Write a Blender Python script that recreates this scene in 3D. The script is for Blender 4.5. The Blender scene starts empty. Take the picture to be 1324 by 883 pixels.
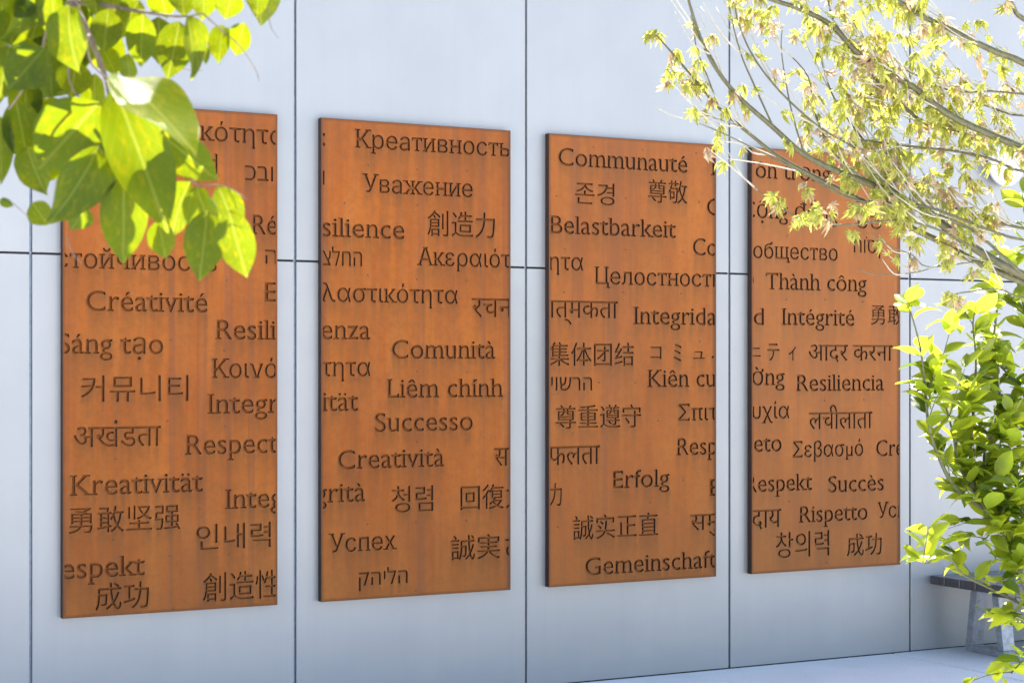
import bpy, math, random
import numpy as np
from mathutils import Vector, Matrix
from mathutils.geometry import delaunay_2d_cdt
R_ = random.Random(7)
SC = bpy.context.scene
COL = SC.collection

# ------------------------------------------------------------------ camera
FPX, CX, HY = 2362.0, 662.0, 475.0
T = math.atan(FPX / 4438.0)
ST, CT = math.sin(T), math.cos(T)
EYE = 1.715
_z0, _x0 = 8.562, (40 - CX) / FPX * 8.562
CAM = Vector((-(_z0 * ST + _x0 * CT), -(_z0 * CT - _x0 * ST), EYE))
FW, RT, UP = Vector((ST, CT, 0)), Vector((CT, -ST, 0)), Vector((0, 0, 1))
cd = bpy.data.cameras.new('camera')
co = bpy.data.objects.new('camera', cd)
COL.objects.link(co)
co.location = CAM
co.rotation_euler = (math.pi / 2, 0, -T)
cd.sensor_width = 36
cd.lens = FPX / 1324 * 36
cd.shift_y = (HY - 441.5) / 1324
cd.clip_end = 3000
cd.dof.use_dof = True
cd.dof.focus_distance = 9.9
cd.dof.aperture_fstop = 6.3
SC.camera = co

# ------------------------------------------------------------------ sky, sun, exposure
SUN = Vector((0.30, 0.42, 0.86)).normalized()          # towards the sun: high, behind the wall
w = bpy.data.worlds.new("World")
SC.world = w
w.use_nodes = True
nt = w.node_tree
sky = nt.nodes.new('ShaderNodeTexSky')
sky.sky_type = 'NISHITA'
sky.sun_disc = False
sky.sun_elevation = math.asin(SUN.z)
sky.sun_rotation = math.atan2(SUN.x, SUN.y)
sky.dust_density = 1.5
nt.links.new(sky.outputs[0], nt.nodes['Background'].inputs[0])
nt.nodes['Background'].inputs[1].default_value = 0.135
sd = bpy.data.lights.new('sun', 'SUN')
sd.energy = 5.0
sd.angle = math.radians(0.5)
sd.color = (1, 0.945, 0.86)
so = bpy.data.objects.new('sun', sd)
COL.objects.link(so)
so.rotation_euler = (-SUN).to_track_quat('-Z', 'Y').to_euler()
so.location = (0, 10, 20)
SC.view_settings.view_transform = 'Standard'
SC.view_settings.look = 'None'
SC.view_settings.exposure = 2.0
SC.view_settings.gamma = 1
SC.render.engine = 'CYCLES'
SC.cycles.max_bounces = 8
SC.cycles.sample_clamp_indirect = 6
SC.cycles.caustics_reflective = False
SC.cycles.caustics_refractive = False


def unp(u, v, z):
    """pixel of the photograph at a depth -> point"""
    return CAM + z * (FW + (u - CX) / FPX * RT + (HY - v) / FPX * UP)


def proj(P):
    d = P - CAM
    z = d.dot(FW)
    return CX + FPX * d.dot(RT) / z, HY - FPX * d.z / z, z


def on_y(u, v, Y):
    d = FW + (u - CX) / FPX * RT + (HY - v) / FPX * UP
    return CAM + d * ((Y - CAM.y) / d.y)


def on_z(u, v, Z):
    d = FW + (u - CX) / FPX * RT + (HY - v) / FPX * UP
    return CAM + d * ((Z - CAM.z) / d.z)


# ------------------------------------------------------------------ objects
def empty(name, loc, label, cat, group=None):
    o = bpy.data.objects.new(name, None)
    COL.objects.link(o)
    o.location = loc
    o['label'] = label
    o['category'] = cat
    if group:
        o['group'] = group
    return o


def link(name, me, mat=None, parent=None, loc=None):
    o = bpy.data.objects.new(name, me)
    COL.objects.link(o)
    if mat and not me.materials:
        me.materials.append(mat)
    if parent:
        o.parent = parent
    if loc is not None:
        o.location = loc
    return o


def mesh(name, v, f, smooth=False):
    me = bpy.data.meshes.new(name)
    me.from_pydata([tuple(p) for p in v], [], f)
    if smooth:
        me.polygons.foreach_set('use_smooth', [True] * len(me.polygons))
    me.update()
    return me


class MB:
    def __init__(s):
        s.v, s.f = [], []

    def add(s, v, f):
        n = len(s.v)
        s.v += [tuple(p) for p in v]
        s.f += [tuple(i + n for i in q) for q in f]

    def box(s, x0, x1, y0, y1, z0, z1, b=0.0, M=None):
        if b <= 0:
            v = [(x, y, z) for x in (x0, x1) for y in (y0, y1) for z in (z0, z1)]
            f = [(0, 1, 3, 2), (4, 6, 7, 5), (0, 4, 5, 1), (2, 3, 7, 6), (0, 2, 6, 4), (1, 5, 7, 3)]
        else:
            import bmesh
            bm = bmesh.new()
            bmesh.ops.create_cube(bm, size=1)
            for q in bm.verts:
                q.co = Vector(((x0 + x1) / 2 + q.co.x * (x1 - x0), (y0 + y1) / 2 + q.co.y * (y1 - y0),
                               (z0 + z1) / 2 + q.co.z * (z1 - z0)))
            bmesh.ops.bevel(bm, geom=list(bm.edges), offset=b, segments=1, affect='EDGES')
            bm.verts.index_update()
            v = [q.co.copy() for q in bm.verts]
            f = [tuple(k.index for k in p.verts) for p in bm.faces]
            bm.free()
        if M is not None:
            v = [M @ Vector(p) for p in v]
        s.add(v, f)

    def prism(s, a, b, wx, wy, b2=None):
        """square bar from a to b, half widths wx, wy"""
        v = []
        for p in (a, b):
            for sx, sy in ((-1, -1), (1, -1), (1, 1), (-1, 1)):
                v.append((p[0] + sx * wx, p[1] + sy * wy, p[2]))
        s.add(v, [(3, 2, 1, 0), (4, 5, 6, 7), (0, 1, 5, 4), (1, 2, 6, 5), (2, 3, 7, 6), (3, 0, 4, 7)])

    def tube(s, pts, rad, n=6):
        pts = [Vector(p) for p in pts]
        base = len(s.v)
        ref = Vector((0.3, 0.2, 0.93))
        for i, p in enumerate(pts):
            d = (pts[min(i + 1, len(pts) - 1)] - pts[max(i - 1, 0)]).normalized()
            a = d.cross(ref)
            if a.length < 0.05:
                a = d.cross(Vector((1, 0, 0)))
            a.normalize()
            c = d.cross(a)
            for k in range(n):
                t = 2 * math.pi * k / n
                s.v.append(tuple(p + rad[i] * (a * math.cos(t) + c * math.sin(t))))
        for i in range(len(pts) - 1):
            for k in range(n):
                k2 = (k + 1) % n
                s.f.append((base + i * n + k, base + i * n + k2, base + (i + 1) * n + k2, base + (i + 1) * n + k))
        s.f.append(tuple(base + k for k in range(n))[::-1])
        s.f.append(tuple(base + (len(pts) - 1) * n + k for k in range(n)))

    def build(s, name, mat, parent=None, smooth=False):
        return link(name, mesh(name, s.v, s.f, smooth), mat, parent)


# ------------------------------------------------------------------ materials
class N:
    def __init__(s, name):
        s.m = bpy.data.materials.new(name)
        s.m.use_nodes = True
        s.t = s.m.node_tree
        s.b = s.t.nodes['Principled BSDF']

    def n(s, typ, ins=None, **kw):
        o = s.t.nodes.new('ShaderNode' + typ)
        for k, v in kw.items():
            setattr(o, k, v)
        for k, v in (ins or {}).items():
            s.put(o.inputs[k], v)
        return o

    def put(s, sock, v):
        if isinstance(v, bpy.types.NodeSocket):
            s.t.links.new(v, sock)
        elif hasattr(v, 'outputs'):
            s.t.links.new(v.outputs[0], sock)
        else:
            sock.default_value = v

    def set(s, **kw):
        for k, v in kw.items():
            s.put(s.b.inputs[k.replace('_', ' ')], v)

    def coord(s, scale=(1, 1, 1), kind='Object', loc=(0, 0, 0)):
        c = s.n('TexCoord')
        return s.n('Mapping', {'Vector': c.outputs[kind], 'Scale': scale, 'Location': loc})

    def noise(s, scale, vec, detail=4, rough=0.55):
        return s.n('TexNoise', {'Scale': scale, 'Vector': vec, 'Detail': detail, 'Roughness': rough})

    def ramp(s, fac, stops):
        r = s.n('ValToRGB', {'Fac': fac})
        e = r.color_ramp.elements
        while len(e) < len(stops):
            e.new(0.5)
        for i, (p, c) in enumerate(stops):
            e[i].position = p
            e[i].color = (c[0], c[1], c[2], 1) if hasattr(c, '__len__') else (c, c, c, 1)
        return r

    def mix(s, fac, a, b, mode='MIX'):
        m = s.n('Mix', data_type='RGBA', blend_type=mode)
        for i, v in ((0, fac), (6, a), (7, b)):
            if isinstance(v, tuple) and len(v) == 3:
                v = (*v, 1)
            s.put(m.inputs[i], v)
        return m.outputs[2]

    def math(s, op, a, b=0.0, clamp=False):
        m = s.n('Math', operation=op, use_clamp=clamp)
        s.put(m.inputs[0], a)
        s.put(m.inputs[1], b)
        return m.outputs[0]

    def bump(s, h, strength, dist=0.01):
        b = s.n('Bump', {'Height': h, 'Strength': strength, 'Distance': dist})
        s.put(s.b.inputs['Normal'], b.outputs[0])


def rust(seed, floor=False, wd=1.07, ht=2.437):
    m = N('weathering_steel')
    c0 = m.coord(loc=(seed * 3.1, 0, seed * 1.7))
    cs = m.coord(scale=(1, 1, 0.06), loc=(seed * 3.1, 0, seed * 1.7))
    big = m.noise(1.6, c0, 3)
    streak = m.noise(9, cs, 5, 0.6)
    fine = m.noise(38, m.coord(scale=(1, 1, 0.035), loc=(seed, 0, 0)), 3, 0.6)
    grain = m.noise(260, c0, 3, 0.7)
    col = m.ramp(m.math('ADD', m.math('MULTIPLY', big.outputs[0], 0.45), m.math('MULTIPLY', streak.outputs[0], 0.55)).node,
                 [(0.30, (0.207, 0.048, 0.004)), (0.47, (0.300, 0.071, 0.004)), (0.58, (0.361, 0.093, 0.005)),
                  (0.72, (0.370, 0.103, 0.013))])
    col = m.mix(m.ramp(fine, [(0.40, 0.0), (0.75, 0.5)]).outputs[0], col.outputs[0], (0.289, 0.109, 0.028), 'MIX')
    # broad purple-grey run marks, a few to each plate
    run = m.noise(12.0, m.coord(scale=(1, 1, 0.012), loc=(seed * 7.7, 0, 0)), 2, 0.45)
    runm = m.ramp(run, [(0.56, 0.0), (0.64, 0.9), (0.68, 0.45), (0.76, 0.0)])
    col = m.mix(m.math('MULTIPLY', runm.outputs[0], 0.6), col, (0.174, 0.055, 0.024))
    mot = m.noise(22, c0, 6, 0.75)
    col = m.mix(m.ramp(mot, [(0.40, 0.32), (0.56, 0.0)]).outputs[0], col, (0.160, 0.046, 0.006))
    # paler foot of the plate, darker head
    sep = m.n('SeparateXYZ', {'Vector': m.coord()})
    low = m.n('MapRange', {'Value': sep.outputs[2], 'From Min': 0.65, 'From Max': 0.0, 'To Min': 0.0, 'To Max': 0.38})
    lowm = m.math('MULTIPLY', low.outputs[0], m.ramp(big, [(0.3, 0.4), (0.7, 1.0)]).outputs[0], clamp=True)
    col = m.mix(lowm, col, (0.256, 0.109, 0.033))
    top = m.n('MapRange', {'Value': sep.outputs[2], 'From Min': 2.1, 'From Max': 2.44, 'To Min': 0.0, 'To Max': 0.3})
    col = m.mix(top.outputs[0], col, (0.147, 0.048, 0.015))
    # run-off below the letters
    at = m.n('Attribute', attribute_name='drip')
    dr = m.math('MULTIPLY', at.outputs['Fac'], m.ramp(fine, [(0.3, 0.35), (0.65, 1.0)]).outputs[0], clamp=True)
    col = m.mix(m.math('MULTIPLY', dr, 0.68), col, (0.096, 0.035, 0.005))
    col = m.mix(m.ramp(grain, [(0.35, 0.22), (0.6, 0.0)]).outputs[0], col, (0.102, 0.034, 0.007))
    col = m.mix((0, 0.0, 0.0, 0.10, 0.26)[seed], col, (0.340, 0.145, 0.050))
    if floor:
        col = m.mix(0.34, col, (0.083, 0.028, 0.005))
    if not floor:
        # thin darker band along the plate's edges
        ex = m.math('MINIMUM', sep.outputs[0], m.math('SUBTRACT', wd, sep.outputs[0]))
        ez = m.math('MINIMUM', sep.outputs[2], m.math('SUBTRACT', ht, sep.outputs[2]))
        ed = m.math('ADD', m.math('MINIMUM', ex, ez), m.math('MULTIPLY', streak.outputs[0], -0.012))
        er = m.n('MapRange', {'Value': ed, 'From Min': -0.006, 'From Max': 0.012, 'To Min': 0.75, 'To Max': 0.0})
        col = m.mix(er.outputs[0], col, (0.083, 0.032, 0.011))
        vo = m.n('TexVoronoi', {'Vector': c0, 'Scale': 9.0})
        sp = m.ramp(vo.outputs['Distance'], [(0.03, 0.5), (0.06, 0.0)])
        col = m.mix(m.math('MULTIPLY', sp.outputs[0], big.outputs[0]), col, (0.106, 0.046, 0.016))
    m.set(Base_Color=col, Roughness=m.ramp(grain, [(0.3, 0.8), (0.7, 0.55)]), Metallic=0.0)
    m.b.inputs['Specular IOR Level'].default_value = 0.25
    m.bump(m.math('ADD', grain.outputs[0], m.math('MULTIPLY', streak.outputs[0], 0.5)), 0.22, 0.004)
    return m.m


def cladding():
    m = N('satin_metal_cladding')
    ci = m.n('ObjectInfo')
    c0 = m.coord()
    br = m.noise(120, m.coord(scale=(1, 1, 0.006)), 3, 0.6)
    cloud = m.noise(1.1, c0, 4, 0.6)
    st = m.noise(14, m.coord(scale=(1, 1, 0.05)), 4, 0.6)
    spot = m.noise(30, c0, 5, 0.7)
    base = m.mix(m.ramp(cloud, [(0.3, 0.0), (0.7, 1.0)]).outputs[0], (0.305, 0.305, 0.312), (0.350, 0.346, 0.345))
    base = m.mix(m.ramp(st, [(0.45, 0.0), (0.8, 0.22)]).outputs[0], base, (0.28, 0.28, 0.295))
    base = m.mix(m.ramp(spot, [(0.66, 0.0), (0.74, 0.16)]).outputs[0], base, (0.24, 0.235, 0.24))
    base = m.mix(m.math('MULTIPLY', ci.outputs['Random'], 0.12), base, (0.29, 0.30, 0.32))
    m.set(Base_Color=base, Metallic=0.35,
          Roughness=m.n('MapRange', {'Value': br.outputs[0], 'To Min': 0.36, 'To Max': 0.52}).outputs[0])
    m.bump(m.math('ADD', m.math('MULTIPLY', br.outputs[0], 0.25), m.math('MULTIPLY', m.noise(1.7, c0, 2).outputs[0], 4.0)), 0.10, 0.01)
    return m.m


def simple(name, col, rough=0.6, metal=0.0, scale=40, var=0.25, bump=0.1, stretch=(1, 1, 1)):
    m = N(name)
    no = m.noise(scale, m.coord(scale=stretch), 5, 0.65)
    lo = tuple(c * (1 - var) for c in col)
    hi = tuple(min(1, c * (1 + var)) for c in col)
    m.set(Base_Color=m.ramp(no, [(0.3, lo), (0.7, hi)]), Roughness=rough, Metallic=metal)
    m.bump(no, bump, 0.01)
    return m.m


def concrete():
    m = N('pale_concrete')
    c = m.coord()
    a = m.noise(2.2, c, 6, 0.65)
    b = m.noise(90, c, 4, 0.7)
    oi = m.n('ObjectInfo')
    col = m.ramp(a, [(0.3, (0.66, 0.65, 0.63)), (0.7, (0.75, 0.74, 0.72))]).outputs[0]
    col = m.mix(m.ramp(b, [(0.3, 0.35), (0.55, 0.0)]).outputs[0], col, (0.27, 0.265, 0.26))
    spot = m.n('TexVoronoi', {'Vector': c, 'Scale': 17.0})
    col = m.mix(m.ramp(spot, [(0.02, 0.5), (0.06, 0.0)]).outputs[0], col, (0.2, 0.19, 0.18))
    col = m.mix(m.math('MULTIPLY', oi.outputs['Random'], 0.18), col, (0.42, 0.41, 0.40))
    m.set(Base_Color=col, Roughness=0.85)
    m.bump(m.math('ADD', b.outputs[0], a.outputs[0]), 0.25, 0.004)
    return m.m


def leaf_mat(name, dark, light, trans, rough=0.38, tw=0.5, blotch=None):
    m = N(name)
    c = m.coord()
    oi = m.n('ObjectInfo')
    no = m.noise(40, c, 4, 0.6)
    big = m.noise(9, c, 2)
    f = m.math('ADD', m.math('MULTIPLY', no.outputs[0], 0.5), m.math('MULTIPLY', oi.outputs['Random'], 0.5))
    col = m.mix(f, dark, light)
    tcol = m.mix(f, tuple(t * 0.72 for t in trans), trans)
    if blotch:
        k = m.ramp(big, [(0.5, 0.0), (0.72, 0.6)]).outputs[0]
        tcol = m.mix(k, tcol, blotch)
    # veins: uv.x across, uv.y along the blade
    uv = m.n('UVMap')
    su = m.n('SeparateXYZ', {'Vector': uv.outputs[0]})
    ax = m.math('ABSOLUTE', m.math('SUBTRACT', su.outputs[0], 0.5))
    mid = m.ramp(ax, [(0.012, 1.0), (0.035, 0.0)]).outputs[0]
    ph = m.math('SUBTRACT', su.outputs[1], m.math('MULTIPLY', ax, 0.7))
    side = m.math('PINGPONG', ph, 0.055)
    sv = m.math('MULTIPLY', m.ramp(side, [(0.0, 0.55), (0.012, 0.0)]).outputs[0], 0.55)
    vein = m.math('MAXIMUM', mid, sv)
    tcol = m.mix(m.math('MULTIPLY', vein, 0.4), tcol, (0.70, 0.72, 0.12))
    col = m.mix(m.math('MULTIPLY', vein, 0.35), col, (0.05, 0.085, 0.012))
    m.set(Base_Color=col, Roughness=rough)
    m.b.inputs['Specular IOR Level'].default_value = 0.15 if 'broad' in name else 0.4
    tr = m.n('BsdfTranslucent', {'Color': tcol})
    mx = m.n('MixShader', {0: tw, 1: m.b.outputs[0], 2: tr.outputs[0]})
    out = [n for n in m.t.nodes if n.type == 'OUTPUT_MATERIAL'][0]
    m.t.links.new(mx.outputs[0], out.inputs[0])
    m.bump(m.math('ADD', vein, no.outputs[0]), 0.25, 0.003)
    return m.m


MAT = dict(
    clad=cladding(),
    back=simple('dark_joint_backing', (0.07, 0.075, 0.085), 0.7),
    strip=simple('grey_joint_channel', (0.20, 0.23, 0.28), 0.45, 0.5),
    cap=simple('coping_metal', (0.45, 0.46, 0.48), 0.4, 0.5),
    conc=concrete(),
    soil=simple('ground_concrete', (0.60, 0.58, 0.55), 0.9, scale=3, var=0.12),
    plank=simple('dark_lacquered_wood', (0.055, 0.045, 0.045), 0.22, 0.0, 18, 0.35, 0.12, (0.15, 1, 1)),
    steel=simple('weathered_steel_legs', (0.34, 0.34, 0.36), 0.42, 0.55, 30, 0.25, 0.08),
    white=simple('white_enamel', (0.78, 0.78, 0.80), 0.4, 0, 20, 0.04, 0.02),
    dark_side=simple('dark_brown_edge', (0.032, 0.012, 0.006), 0.8, 0, 30, 0.35, 0.3),  # near-black brown for the word recess walls and the plate's sides
    bolt=simple('rusted_rivet', (0.10, 0.05, 0.03), 0.7),
    bark1=simple('pale_brown_twig_bark', (0.17, 0.12, 0.085), 0.75, 0, 60, 0.4, 0.5, (1, 1, 0.3)),
    bark2=simple('olive_maple_bark', (0.075, 0.07, 0.024), 0.38, 0, 50, 0.4, 0.4, (1, 1, 0.4)),
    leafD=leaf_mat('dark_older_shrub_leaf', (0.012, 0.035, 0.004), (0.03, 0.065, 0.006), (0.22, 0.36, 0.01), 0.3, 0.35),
    twig=simple('pale_twig_bark', (0.38, 0.35, 0.27), 0.45, 0, 60, 0.25, 0.2),
    bark3=simple('green_brown_stem', (0.10, 0.10, 0.045), 0.6, 0, 60, 0.3, 0.4),
    leafA=leaf_mat('broad_glossy_leaf', (0.006, 0.020, 0.001), (0.014, 0.036, 0.001), (0.33, 0.42, 0.001), 0.42, 0.40, (0.66, 0.52, 0.002)),
    leafM=leaf_mat('young_maple_leaf', (0.32, 0.34, 0.06), (0.52, 0.50, 0.18), (0.92, 0.93, 0.13), 0.42, 0.5, (0.92, 0.7, 0.3)),
    leafR=leaf_mat('reddish_young_maple_leaf', (0.42, 0.27, 0.18), (0.55, 0.40, 0.28), (0.98, 0.72, 0.48), 0.42, 0.5),
    leafS=leaf_mat('lime_green_shrub_leaf', (0.07, 0.11, 0.008), (0.17, 0.21, 0.025), (0.72, 0.84, 0.04), 0.33, 0.52, (0.80, 0.82, 0.04)),
)

# ------------------------------------------------------------------ ground
g = MB()
g.add([(-600, -600, -0.03), (600, -600, -0.03), (600, 600, -0.03), (-600, 600, -0.03)], [(0, 1, 2, 3)])
o = g.build('ground', MAT['soil'])
o['kind'] = 'structure'
pave = bpy.data.objects.new('pavement', None)
COL.objects.link(pave)
pave['kind'] = 'structure'
JX = on_z(1168, 847, 0).x
sl = MB()
sl.box(0.007, 2.633, -1.792, -0.0005, -0.12, 0.0, 0.004)
slab = mesh('slab', sl.v, sl.f)
slab.materials.append(MAT['conc'])
for i in range(-4, 4):
    for j in range(8):
        o = link('slab', slab, None, pave, (JX + 2.64 * i, -1.8 * j + 0.0, R_.uniform(-.0015, .0015)))

# ------------------------------------------------------------------ wall
D = 1.320
ZJ, ZT = 2.25, 4.5
wall = empty('wall', (D * 2, 0.0, 0), 'tall pale blue-grey metal-clad wall with dark joints behind the rusty plates', 'wall')
WX0 = -3


def wbuild(mb, name, mat):
    o = mb.build(name, mat, wall)
    o.location = (-D * 2, 0, 0)
    return o


b = MB()
b.box(WX0 * D, 10 * D, 0.032, 0.40, -0.05, ZT + 0.1)
wbuild(b, 'backing', MAT['back'])
b = MB()
b.box(WX0 * D - 0.02, 10 * D + 0.02, -0.03, 0.43, ZT + 0.005, ZT + 0.16, 0.006)
wbuild(b, 'coping', MAT['cap'])
GV, GH = 0.0065, 0.005
for r, (za, zb) in enumerate(((0.004, ZJ - GH), (ZJ + GH, ZT))):
    pm = MB()
    pm.box(GV, D - GV, 0.0, 0.028, za, zb, 0.0015)
    me = mesh('cladding_panel', pm.v, pm.f)
    me.materials.append(MAT['clad'])
    for k in range(WX0, 10):
        o = link('cladding_panel', me, None, wall, (D * (k - 2), R_.uniform(-.0008, .0008), 0))
sm = MB()
sm.box(-0.0055, 0.0055, 0.014, 0.031, 0.018, ZT)
me = mesh('joint_strip', sm.v, sm.f)
me.materials.append(MAT['strip'])
for k in range(WX0, 11):
    link('joint_strip', me, None, wall, (D * (k - 2), 0, 0))

# ------------------------------------------------------------------ letter outlines
_cache = {}


def outlines(txt):
    """[(char index, [Vector2...])] from the built-in font (with its fallbacks)"""
    c = bpy.data.curves.new('t', 'FONT')
    c.body = txt
    c.size = 1
    c.resolution_u = 4
    ob = bpy.data.objects.new('t', c)
    COL.objects.link(ob)
    dg = bpy.context.evaluated_depsgraph_get()
    cu = ob.evaluated_get(dg).to_curve(dg) if False else ob.to_curve(dg)
    res = []
    for sp in cu.splines:
        pts = []
        bp = sp.bezier_points
        n = len(bp)
        if n < 2:
            continue
        for i in range(n):
            a, q = bp[i], bp[(i + 1) % n]
            p0, p1, p2, p3 = a.co.xy, a.handle_right.xy, q.handle_left.xy, q.co.xy
            dd = p3 - p0
            L = dd.length
            if L < 1e-7:
                continue
            dev = max(abs(dd.cross(p1 - p0)), abs(dd.cross(p2 - p0))) / L
            k = 1 if dev < 0.002 else (2 if L < 0.05 else 3 if L < 0.12 else 5 if L < 0.3 else 7)
            for j in range(k):
                t = j / k
                pts.append(((1 - t) ** 3) * p0 + 3 * ((1 - t) ** 2) * t * p1 + 3 * (1 - t) * t * t * p2 + t ** 3 * p3)
        cl = []
        for p in pts:
            if not cl or (p - cl[-1]).length > 2e-4:
                cl.append(p)
        if len(cl) > 2 and (cl[0] - cl[-1]).length < 2e-4:
            cl.pop()
        if len(cl) > 2:
            res.append((sp.character_index, cl))
    ob.to_curve_clear()
    bpy.data.objects.remove(ob)
    bpy.data.curves.remove(c)
    return res


def area(p):
    return 0.5 * sum(p[i].x * p[(i + 1) % len(p)].y - p[(i + 1) % len(p)].x * p[i].y for i in range(len(p)))


def metric(ch):
    ys = [p.y for _, l in outlines(ch) for p in l]
    return max(ys)


CAPH = {'L': metric('H'), 'C': metric('Н'), 'G': metric('Η')}
XH = {'L': metric('x'), 'C': metric('и'), 'G': metric('ν')}
LEFT_TOP = set('bhklijmnprudıíìđ')
NO_TOP = set('tfaegcsoqα')
ROMAN = set('abcdefghijklmnopqrstuvwxyzđ')


def script(ch):
    c = ord(ch)
    if 0x370 <= c < 0x400:
        return 'G'
    if 0x400 <= c < 0x530:
        return 'C'
    return 'L'


import unicodedata


def basech(ch):
    return unicodedata.normalize('NFD', ch)[0]


def serif_boxes(ch, lines, cap, xh):
    """slab serifs on the free ends of stems and arms of one letter"""
    b = basech(ch)
    sc = script(b)
    low = b.islower()
    out = []
    ext, th = 0.062 * cap / 0.72, 0.052 * cap / 0.72
    if b == 't' and sc == 'L':
        xs = [p.x for l in lines for p in l]
        lo_, hi_ = min(xs), max(xs)
        out.append([Vector((lo_ - 0.03, xh - th * 1.1)), Vector((hi_, xh - th * 1.1)), Vector((hi_, xh)), Vector((lo_ - 0.03, xh))])
    for l in lines:
        n = len(l)
        sgn = 1 if area(l) > 0 else -1
        for i in range(n):
            p, q = l[i], l[(i + 1) % n]
            d = q - p
            L = d.length
            if not (0.05 * cap < L < 0.24 * cap):
                continue
            pr, nx = l[i - 1] - p, l[(i + 2) % n] - q
            if abs(d.y) < 0.02 * L and abs(pr.y) > 0.9 * abs(pr.x) and abs(nx.y) > 0.9 * abs(nx.x) and pr.y * nx.y > 0 \
                    and min(abs(pr.y), abs(nx.y)) > 0.16 * cap:
                up = pr.y < 0
                y = p.y
                if up and y > 1.12 * cap:
                    continue
                if not up and y > 0.15 * cap:
                    continue
                if up and low and y > 1.1 * xh and b not in 'bdhkltijđ':
                    continue
                x0, x1 = min(p.x, q.x), max(p.x, q.x)
                el = er = ext
                if sc == 'L' and low:
                    if up:
                        if b in NO_TOP:
                            continue
                        if b in LEFT_TOP:
                            er = 0
                    else:
                        if b in 'tfegcs':
                            continue
                        if b in 'aud':
                            el = 0
                        if b == 'b':
                            continue
                if sc == 'G' and low:
                    if up and (b not in 'κην' or y > 1.08 * xh):
                        continue
                    if up:
                        er = 0
                    if not up:
                        if b in 'ηρ' or b in 'αυμβφψ':
                            el = er = 0.4 * ext if b in 'ηρμβ' else 0
                        else:
                            el = 0 if b in 'ιτλ' else ext
                    if el == er == 0:
                        continue
                if sc == 'C' and b in 'бф' and up:
                    continue
                t = th if up else -th
                ya, yb = (y - th, y) if up else (y, y + th)
                out.append([Vector((x0 - el, ya)), Vector((x1 + er, ya)), Vector((x1 + er, yb)), Vector((x0 - el, yb))])
            elif abs(d.x) < 0.02 * L and abs(pr.x) > 0.9 * abs(pr.y) and abs(nx.x) > 0.9 * abs(nx.y) and pr.x * nx.x > 0 \
                    and min(abs(pr.x), abs(nx.x)) > 0.1 * cap and (not low or b in 'тг') and b in 'EFLTΣΓЕТтг':
                right = pr.x < 0
                x = p.x
                ya, yb = min(p.y, q.y), max(p.y, q.y)
                top = xh if low else cap
                if yb > 0.9 * top:
                    ya -= ext * 0.9
                elif ya < 0.1 * top:
                    yb += ext * 0.9
                else:
                    continue
                xa, xb = (x - th, x) if right else (x, x + th)
                out.append([Vector((xa, ya)), Vector((xb, ya)), Vector((xb, yb)), Vector((xa, yb))])
    return out


def circle_poly(cx, cy, r, n=8):
    return [Vector((cx + r * math.cos(2 * math.pi * k / n), cy + r * math.sin(2 * math.pi * k / n))) for k in range(n)]


def word_polys(txt, serif):
    """list of (winding sign, CCW polygon) in em units, plus cap height used"""
    res = []
    ol = outlines(txt)
    if not serif:
        for _, l in ol:
            s = 1 if area(l) > 0 else -1
            res.append((s, l))
        # fonts may wind either way: the largest contour is solid
        if res:
            big = max(res, key=lambda q: abs(area(q[1])))
            if big[0] < 0:
                res = [(-s, l) for s, l in res]
        return [(s, l if area(l) > 0 else l[::-1]) for s, l in res]
    by = {}
    for ci, l in ol:
        by.setdefault(ci, []).append(l)
    XR = 0.72
    for ci, ls in by.items():
        ch = txt[ci] if ci < len(txt) else 'x'
        sc = script(basech(ch))
        cap, xh = CAPH[sc], XH[sc]
        bxs = serif_boxes(ch, ls, cap, xh)
        big = max(ls, key=lambda q: abs(area(q)))
        flip = 1 if area(big) > 0 else -1
        low = basech(ch).islower()
        k = 1.0 / cap

        def mp(p):
            y = p.y * k
            x = p.x * k
            if low and sc == 'L':
                r = xh / cap
                if y > 0:
                    y = y * XR / r if y < r else XR + (y - r) * (1.03 - XR) / (1.03 - r)
            return Vector((x, y))
        for l in ls:
            s = (1 if area(l) > 0 else -1) * flip
            m = [mp(p) for p in l]
            res.append((s, m if area(m) > 0 else m[::-1]))
        for l in bxs:
            res.append((1, [mp(p) for p in l]))
    return res


# ------------------------------------------------------------------ engraved plates
TH = 0.040
FY = -0.045                      # front face of the plates (they stand a little off the wall)
PZ0, PZ1 = 0.535, 2.972
PLATES = [(78, 354.5), (411, 655), (704.5, 920.2), (966, 1157.7)]
CAPM = 0.0955
# L: x0, x1, baseline y at the left, text.   B: x0, x1, top y, bottom y at the middle, text
W1 = [('L', 158, 256, 179, 'ελαστι'), ('L', 258, 368, 181.5, 'κότητα'), ('L', 228, 281, 222, 'ridad'),
      ('B', 317, 353, 215, 234, 'כבו'), ('L', 325, 358, 302.5, 'Ré'), ('B', 343, 358, 323, 341, 'ה'),
      ('L', 71, 280, 346, 'стойчивость'), ('L', 111.5, 268, 401.6, 'Créativité'), ('L', 342.5, 359, 389.7, 'E'),
      ('L', 278, 357, 438.5, 'Resili'), ('L', 75, 210.7, 457, 'Sáng tạo'), ('L', 274, 358, 488.5, 'Κοινό'),
      ('B', 105, 243.5, 485, 519, '커뮤니티'), ('L', 268, 361, 534.6, 'Integr'), ('B', 95, 208, 542.5, 577.5, 'अखंडता'),
      ('L', 239, 359, 587.6, 'Respect'), ('L', 90.6, 262, 640.6, 'Kreativität'), ('B', 88.5, 233, 653, 687, '勇敢坚强'),
      ('L', 291, 365, 657.7, 'Integ'), ('B', 253.6, 350, 676, 709, '인내력'), ('L', 79, 187, 748.6, 'espekt'),
      ('B', 123, 192.5, 752, 787, '成功'), ('B', 262, 361, 738, 775, '創造性')]
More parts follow.
